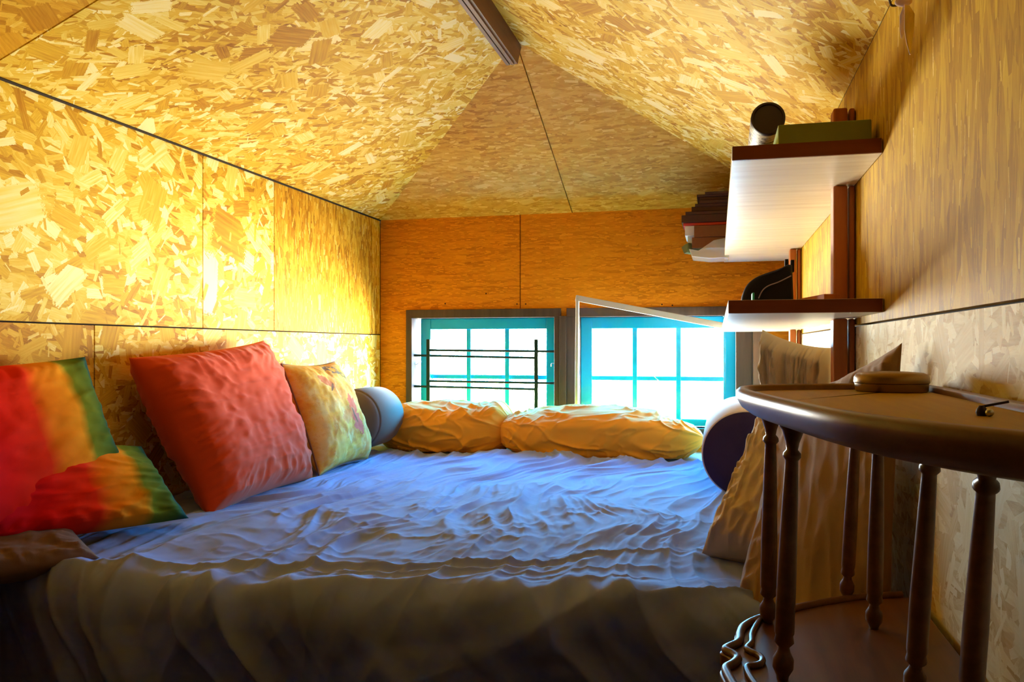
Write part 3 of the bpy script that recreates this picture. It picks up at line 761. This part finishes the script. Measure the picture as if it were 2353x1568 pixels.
def lump(name, c, rx, ry, rz, mat, label, cat, seed=1, amp=.12):
    bm = NB(); bmesh.ops.create_uvsphere(bm, u_segments=40, v_segments=24, radius=1)
    for v in bm.verts:
        d = float(fbm(np.array([v.co.x*1.5+seed+5]), np.array([v.co.y*1.5+v.co.z+9]), seed)[0]-.5)*2*amp
        v.co = Vector((c[0]+v.co.x*rx*(1+d), c[1]+v.co.y*ry*(1+d), max(c[2]-rz, c[2]+v.co.z*rz*(1+d))))
    return tag(obj(name, bm, mat, angle=0), label, cat)
pz = ZU+.028; bz = c0.z - r0 - .004; 
lump('pouch', (c0.x-.012, yb+.46, pz+(bz-pz)/2-.004), .042, .10, (bz-pz)/2+.002, M_pouch, 'dark crumpled pouch under the canister on the upper shelf', 'pouch', 4)

# magazine pile overhanging the far end of the upper shelf
def slab(name, pxl, py0, py1, mat, label, cat, grp, d=.0, tilt=0.0, xr=.16, yl=.20):
    y = SY1 - .26 + d
    a = on_y(pxl, py1, y); b = on_y(pxl, py0, y); t = b.z-a.z
    bm = NB(); vs = box(bm, (a.x, y, a.z), (xr, y+yl, b.z))
    bmesh.ops.rotate(bm, verts=vs, cent=Vector((xr, y, (a.z+b.z)/2)), matrix=Matrix.Rotation(tilt, 3, 'Y'))
    return tag(obj(name, bm, mat, smooth=False, bevel=.001), label, cat, grp)
g = 'magazines piled on the upper shelf'
ML = 'dark thin magazine in the upper half of the shelf pile'
cfg = [(1620, 441, 447, ML), (1601, 447.6, 453, ML), (1608, 453.6, 460, ML), (1607, 460.6, 468, ML), (1597, 468.6, 475, ML), (1589, 475.6, 486, ML), (1575, 487, 494, ML)]
for i, (px, a, b, l) in enumerate(cfg):
    slab('magazine', px, a, b, M_darkpaper, l, 'magazine', g, d=.0+.006*(i % 3))
tag(slab('folder', 1566, 495, 512, M_darkpaper, '', '', None), 'thick maroon folder below the dark magazines in the shelf pile', 'folder')
tag(slab('notebook', 1570, 513, 519, M_pinkpaper, '', '', None, d=.01), 'thin red covered notebook under the maroon folder in the pile', 'notebook')
tag(slab('paper_sheaf', 1574, 520, 542, M_paper, '', '', None, d=.012), 'sheaf of white papers sticking out of the shelf pile', 'paper')
tag(slab('box_file', 1595, 519, 545, M_brownpaper, '', '', None, d=-.008, yl=.018), 'brown card folder in the middle of the shelf pile', 'folder')
tag(slab('paper_sheaf', 1580, 543, 562, M_paper, '', '', None, d=.03), 'lower sheaf of white papers under the brown card folder', 'paper')
tag(slab('envelope', 1590, 546, 570, M_brownpaper, '', '', None, d=-.002, yl=.03), 'lower brown envelope near the bottom of the shelf pile', 'envelope')
yq = SY1-.27
bm = NB()
pp = [on_y(px, py, yq) for px, py in ((1583, 572), (1590, 590), (1630, 594), (1675, 592), (1675, 545), (1640, 552), (1605, 576))]
f1 = [bm.verts.new(p) for p in pp]; f2 = [bm.verts.new(p+Vector((.0,.16,.0))) for p in pp]
bm.faces.new(f1); bm.faces.new(f2[::-1])
for i in range(len(pp)): bm.faces.new((f1[i], f2[i], f2[(i+1)%len(pp)], f1[(i+1)%len(pp)]))
bmesh.ops.recalc_face_normals(bm, faces=bm.faces)
tag(obj('plastic_sleeve', bm, M_plastic, smooth=False, bevel=.003), 'clear plastic sleeve at the bottom of the shelf pile', 'sleeve')
bm = NB(); pp = [on_y(px, py, yq+.02) for px, py in ((1566, 569), (1572, 583), (1578, 580), (1582, 558), (1574, 562))]
f1 = [bm.verts.new(p) for p in pp]; f2 = [bm.verts.new(p+Vector((.06,.1,.0))) for p in pp]; bm.faces.new(f1); bm.faces.new(f2[::-1])
for i in range(len(pp)): bm.faces.new((f1[i], f2[i], f2[(i+1)%len(pp)], f1[(i+1)%len(pp)]))
bmesh.ops.recalc_face_normals(bm, faces=bm.faces)
tag(obj('card', bm, M_green, smooth=False), 'small dark card poking out left of the plastic sleeve', 'card')

# lower shelf contents: black bag with curved top
y = SY0 + .45; ZT = ZL+.026
prof = [(1703, 700), (1706, 678), (1716, 655), (1735, 638), (1760, 627), (1790, 617), (1812, 606)]
sc_top = [on_y(px, py, y) for px, py in prof]
base = ZT+.001
bm = NB(); pts = smooth_open([p.xz.to_3d() for p in sc_top], 6)
loop = [Vector((p.x, 0, max(p.y, base))) for p in pts]; loop[0].z = base
xr_ = on_y(1822, 640, y).x
top = [(p.x, p.z) for p in loop] + [(xr_, loop[-1].z-.002), (xr_+.004, base)]
n = len(top); sec = []
for k, (dy, ins) in enumerate([(0, .008), (.006, .002), (.02, 0), (.08, 0), (.095, .002), (.10, .008)]):
    cx_ = sum(p[0] for p in top)/n; cz_ = base
    sec.append([bm.verts.new((p[0]+(ins if p[0] < cx_ else -ins), y+dy, max(base, p[1]-ins))) for p in top])
for a, b in zip(sec, sec[1:]):
    for i in range(n): bm.faces.new((a[i], a[(i+1)%n], b[(i+1)%n], b[i]))
bm.faces.new(sec[0][::-1]); bm.faces.new(sec[-1]); bmesh.ops.recalc_face_normals(bm, faces=bm.faces)
bag = thing('bag', 'black rounded bag standing on the lower shelf', 'bag', (sc_top[3].x, y+.05, base))
bagb = obj('body', bm, M_black, bag, angle=50)
bm = NB(); tube(bm, smooth_open([on_y(px, py, y-.003) for px, py in ((1743, 686), (1752, 668), (1766, 657), (1790, 648), (1818, 634))], 6), .0016, 6)
q = obj('piping', bm, plain('grey piping', (.25,.2,.25), .5), bagb); q['label'] = 'pale piping line'
bm = NB(); p = on_y(1810, 604, y); box(bm, (p.x-.004, y+.03, p.z-.02), (p.x+.004, y+.05, p.z+.012)); box(bm, (p.x+.010, y+.03, p.z-.02), (p.x+.018, y+.05, p.z+.010)); obj('handle', bm, M_black, bagb, smooth=False, bevel=.001)
bm = NB(); p = on_y(1730, 674, y-.10); box(bm, (p.x-.002, y-.12, base), (p.x+.0025, y-.06, p.z))
tag(obj('notebook', bm, M_teal, smooth=False, bevel=.0005), 'thin teal edged booklet standing in front of the black bag', 'notebook')
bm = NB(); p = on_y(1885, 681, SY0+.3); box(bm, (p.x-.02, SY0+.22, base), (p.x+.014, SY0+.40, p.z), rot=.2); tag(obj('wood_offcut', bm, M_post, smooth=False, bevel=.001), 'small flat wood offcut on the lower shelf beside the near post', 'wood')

# ------------------------------------------------------------------ pink ribbon hanging at top right
rp = on_x(2078, 10, XR-.02); s_ = rp.y/1.0
rb = thing('ribbon', 'pale pink ribbon tied near the top of the right wall', 'ribbon', rp)
def strip(pts, w, mat, name):
    bm = NB(); L = []
    for (px, py, ww) in pts:
        c = on_x(px, py, XR-.035); q = Vector((CS, SN, 0))*ww; L.append((bm.verts.new(c-q), bm.verts.new(c+q+Vector((0, .004, 0)))))
    for a, b in zip(L, L[1:]): bm.faces.new((a[0], a[1], b[1], b[0]))
    o = obj(name, bm, mat, rb, angle=0); m = o.modifiers.new('s', 'SOLIDIFY'); m.thickness = .0012; return o
strip([(2082, 14, .004), (2074, 35, .0045), (2073, 65, .004), (2071, 86, .001)], .01, M_pink, 'tail')
strip([(2084, 12, .004), (2090, 30, .0075), (2089, 70, .007), (2089, 100, .004), (2091, 124, .001)], .01, M_pink, 'tail')
bm = NB(); p = on_x(2076, 4, XR-.035); bmesh.ops.create_uvsphere(bm, u_segments=20, v_segments=12, radius=1)
for v in bm.verts: v.co = Vector((p.x+v.co.x*.012, p.y+v.co.y*.008, p.z+v.co.z*.007))
obj('knot', bm, M_pink, rb, angle=0)
bm = NB(); p = on_x(2062, 12, XR-.0); tube(bm, smooth_open([p, p+Vector((-.012,-.01,-.002)), p+Vector((-.02,-.03,.012))], 6), .002, 8); tag(obj('hook', bm, M_frame), 'dark wire hook holding the pink ribbon', 'hook')

# ------------------------------------------------------------------ side table
TZ = -.052; s = 1.04       # table top plane, and scale of outline traced in plan
out = [(.28, .50), (.20, .515), (.165, .55), (.125, .61), (.085, .70), (.055, .83), (.030, .96), (.022, 1.05), (.035, 1.12), (.085, 1.165), (.17, 1.20), (.24, 1.205), (.28, 1.20), (.282, .85)]
out = [(min(x*s, XR-.012), y*s) for x, y in out]
tb = thing('side_table', 'oval varnished wood side table with turned spindles and scalloped lower tier', 'table', (.18, .95, ZF))
loop = smooth_loop([(x, y, 0) for x, y in out], 8)
loop = [Vector((min(p.x, XR-.008), p.y, 0)) for p in loop]
cen = Vector((sum(p.x for p in loop)/len(loop), sum(p.y for p in loop)/len(loop), 0))
def offs(loop, d):
    n = len(loop); r = []
    for i in range(n):
        t = (loop[(i+1)%n]-loop[i-1]).normalized(); nn = Vector((t.y, -t.x, 0))
        if (loop[i]-cen).dot(nn) < 0: nn = -nn
        q = loop[i]-nn*d; q.x = min(q.x, XR-.009-d*.6); r.append(q)
    return r
def rings_mesh(prof, loop, cap=True):
    bm = NB(); RR = []
    for d, z in prof: RR.append([bm.verts.new((p.x, p.y, z)) for p in offs(loop, d)])
    n = len(loop)
    for a, b in zip(RR, RR[1:]):
        for i in range(n): bm.faces.new((a[i], a[(i+1)%n], b[(i+1)%n], b[i]))
    if cap: bm.faces.new(RR[0][::-1]); bm.faces.new(RR[-1])
    bmesh.ops.recalc_face_normals(bm, faces=bm.faces); return bm
# rim (lip, bulging side, tucked underside) and the recessed golden top
obj('rim', rings_mesh([(.016, TZ-.012), (.015, TZ-.003), (.010, TZ+.000), (.004, TZ-.001), (.0, TZ-.005), (.001, TZ-.014), (.007, TZ-.024), (.018, TZ-.032), (.032, TZ-.036), (.05, TZ-.036)], loop), M_table, tb, angle=60)
q = obj('top_board', rings_mesh([(.017, TZ-.013), (.0165, TZ-.0085)], loop), M_tabletop, tb, angle=60); q['label'] = 'golden recessed top'
# lower tier
LZ = -.372
edge = [(1700, 1432), (1688, 1450), (1684, 1470), (1654, 1486), (1672, 1498), (1681, 1508), (1670, 1520), (1654, 1530), (1662, 1552), (1684, 1590), (1706, 1630), (1700, 1650), (1730, 1690), (1790, 1760), (1900, 1860)]
sub = []
E_ = [on_z(px, py, LZ) for px, py in edge]
far = [on_z(1745, 1412, LZ), on_z(1850, 1385, LZ), on_z(1960, 1368, LZ), on_z(2060, 1362, LZ)]
lp = far[::-1] + E_
lp = [Vector((min(p.x, XR-.012), p.y, 0)) for p in lp]
lp.append(Vector((XR-.012, lp[-1].y-.02, 0))); lp.append(Vector((XR-.012, lp[0].y, 0)))
cut = []
for i, p in enumerate(lp):
    cut.append(p)
loop2 = smooth_open(lp[:-2], 6) + lp[-2:]
cen = Vector((.2, 1.0, 0))
bm = NB(); prism(bm, loop2, LZ-.022, LZ-.006); obj('lower_tier', bm, M_table, tb, angle=40, bevel=.002)
bm = NB(); L3 = [p+Vector((.007, 0, LZ-.003)) for p in smooth_open(lp[:-2], 6)]
tube(bm, L3, .0055, 8); obj('tier_lip', bm, M_table, tb, angle=60)
# inner pierced ornament line beside the scallops
bm = NB(); orn = [(1746, 1418), (1735, 1436), (1727, 1455), (1727, 1472), (1716, 1485), (1728, 1494), (1742, 1500), (1752, 1510), (1748, 1520), (1735, 1524), (1716, 1528), (1724, 1550), (1745, 1580)]
tube(bm, smooth_open([on_z(px, py, LZ)+Vector((0,0,-.003)) for px, py in orn], 5), .004, 8); obj('tier_bead', bm, M_table, tb, angle=60)
def spindle(pt, pb, r):
    pt, pb = Vector(pt), Vector(pb); L = (pb-pt).length
    prof = [(-.004, r*1.5), (.004, r*1.55), (.008, r*1.2), (.014, r*1.0), (.022, r*.75), (.030, r*.62), (.034, r*.95), (.038, r*1.0), (.042, r*.7), (.048, r*.72),
            (L*.3, r*.85), (L*.6, r*1.05), (L*.82, r*1.08), (L-.050, r*.95), (L-.042, r*1.1), (L-.036, r*.6), (L-.030, r*.75), (L-.022, r*1.15), (L-.012, r*1.15), (L-.003, r*.7), (L+.004, r*.6)]
    bm = NB(); lathe(bm, pt, pb-pt, prof, 20); return obj('spindle', bm, M_table, tb, angle=60)
tz = TZ-.033; sc = s
def col(px, Y): 
    a = math.atan((px-CX)/F)-YAW; return math.tan(a)*Y
for pt_, Yt, pb_, Yb, r in [(1772, 1.10, (1765, 1428), None, .0100), (1823, .96, (1798, 1558), None, .0100), (1970, 1.21, (1945, 1372), None, .0090), (2020, 1.09, (2008, 1442), None, .0094), (2142, .865, (2100, 1590), None, .0098), (2272, .745, (2226, 1660), None, .0105)]:
    b = on_z(*pb_, LZ-.004); b.x = min(b.x, XR-.02)
    spindle((min(col(pt_, Yt), XR-.022), Yt, tz), b, r)
# legs below the lower tier
for x, y in ((.075, 1.10), (.075, .88), (XR-.035, 1.18), (XR-.035, .80)):
    bm = NB(); lathe(bm, (x, y, LZ-.02), (0,0,-1), [(0, .013), (.02, .016), (.03, .010), (.12, .014), (.25, .012), (.33, .016), (.36, .012), (.38, .009)], 20); obj('leg', bm, M_table, tb, angle=60)
# tin on the table
c = on_z(2048, 900, TZ-.0085); rr = 80/F*c.length*.90
tn = thing('tin', 'small round tin with domed lid on the side table', 'tin', c)
bm = NB(); lathe(bm, c, (0,0,1), [(0, rr*.93), (.002, rr*.97), (.011, rr*.98), (.0115, rr*.95)], 48); M_tin = plain('aged tin', (.30,.18,.05), .38, .5, .55); obj('body', bm, M_tin, tn, angle=50)
bm = NB(); lathe(bm, c, (0,0,1), [(.0118, rr), (.013, rr*1.01), (.019, rr), (.023, rr*.96), (.0255, rr*.85), (.0268, rr*.5), (.0272, rr*.1)], 48); obj('lid', bm, M_tin, tn, angle=50)
# little stud and matchstick thing near the wall
c = on_z(2256, 956, TZ-.0085); bm = NB(); lathe(bm, c, (0,0,1), [(0, .004), (.003, .005), (.006, .004), (.009, .002)], 16); tube(bm, [c+Vector((0,0,.008)), c+Vector((.02,-.004,.013))], .0012, 6)
tag(obj('stud', bm, M_cap), 'tiny dark stud lying at the wall side of the side table', 'stud')
c = on_z(2274, 958, TZ-.0085); bm = NB(); bmesh.ops.create_uvsphere(bm, u_segments=16, v_segments=10, radius=.0035)
for v in bm.verts: v.co += c+Vector((0,0,.0035))
tag(obj('bead', bm, M_steel, angle=0), 'tiny shiny bead beside the dark stud on the side table', 'bead')

# ------------------------------------------------------------------ lift everything onto the floor level
for o in roots: o.location.z += EYE

# ------------------------------------------------------------------ camera, light
cam = bpy.data.cameras.new('camera'); cam.lens = F/2353*36; cam.sensor_width = 36; cam.shift_y = (CY-784)/2353; cam.clip_start = .02
co = bpy.data.objects.new('camera', cam); C.objects.link(co); co.location = (0, 0, EYE); co.rotation_euler = (PI/2, 0, YAW)
bpy.context.scene.camera = co
w = bpy.data.worlds.new('world'); bpy.context.scene.world = w; w.use_nodes = True; t = w.node_tree
bg = t.nodes['Background']; tc = t.nodes.new('ShaderNodeTexCoord'); sx = t.nodes.new('ShaderNodeSeparateXYZ'); t.links.new(tc.outputs['Generated'], sx.inputs[0])
mr = t.nodes.new('ShaderNodeMapRange'); mr.inputs[1].default_value = -1; mr.inputs[2].default_value = 1; t.links.new(sx.outputs[2], mr.inputs[0])
cr = t.nodes.new('ShaderNodeValToRGB'); t.links.new(mr.outputs[0], cr.inputs[0]); t.links.new(cr.outputs[0], bg.inputs[0])
def wramp(stops, f):
    r = t.nodes.new('ShaderNodeValToRGB'); t.links.new(f, r.inputs[0]); e = r.color_ramp.elements
    while len(e) < len(stops): e.new(.5)
    for q, (p, c) in zip(e, stops): q.position = p; q.color = (*c, 1)
    return r.outputs[0]
t.nodes.remove(cr)
t.links.new(wramp([(0, (.8,.62,.40)), (.35, (1.0,.86,.60)), (.49, (1.0,.94,.82)), (.52, (.8,.93,1.0)), (.57, (.03,.52,1.0)), (1, (.01,.36,.9))], mr.outputs[0]), bg.inputs[0])
mu = t.nodes.new('ShaderNodeMath'); mu.operation = 'MULTIPLY'; mu.inputs[1].default_value = 55.0
t.links.new(wramp([(0, (.03,)*3), (.18, (.15,)*3), (.32, (.6,)*3), (.37, (1.15,)*3), (.45, (1.15,)*3), (.51, (.6,)*3), (.55, (.4,)*3), (.6, (.7,)*3), (1, (.6,)*3)], mr.outputs[0]), mu.inputs[0]); t.links.new(mu.outputs[0], bg.inputs[1])
for x0, x1 in (W1, W2):
    l = bpy.data.lights.new('window portal', 'AREA'); l.shape = 'RECTANGLE'; l.size = x1-x0; l.size_y = .5; l.cycles.is_portal = True
    o = bpy.data.objects.new('window portal', l); C.objects.link(o); o.location = ((x0+x1)/2, YB+.11, EYE-.11); o.rotation_euler = (-PI/2, 0, 0)
sc_ = bpy.context.scene
sc_.view_settings.view_transform = 'Standard'; sc_.view_settings.look = 'None'; sc_.view_settings.exposure = 1.75; sc_.view_settings.gamma = 1
sc_.cycles.max_bounces = 14; sc_.cycles.diffuse_bounces = 8; sc_.cycles.transparent_max_bounces = 8
sc_.cycles.use_denoising = True; sc_.cycles.caustics_reflective = False; sc_.cycles.caustics_refractive = False
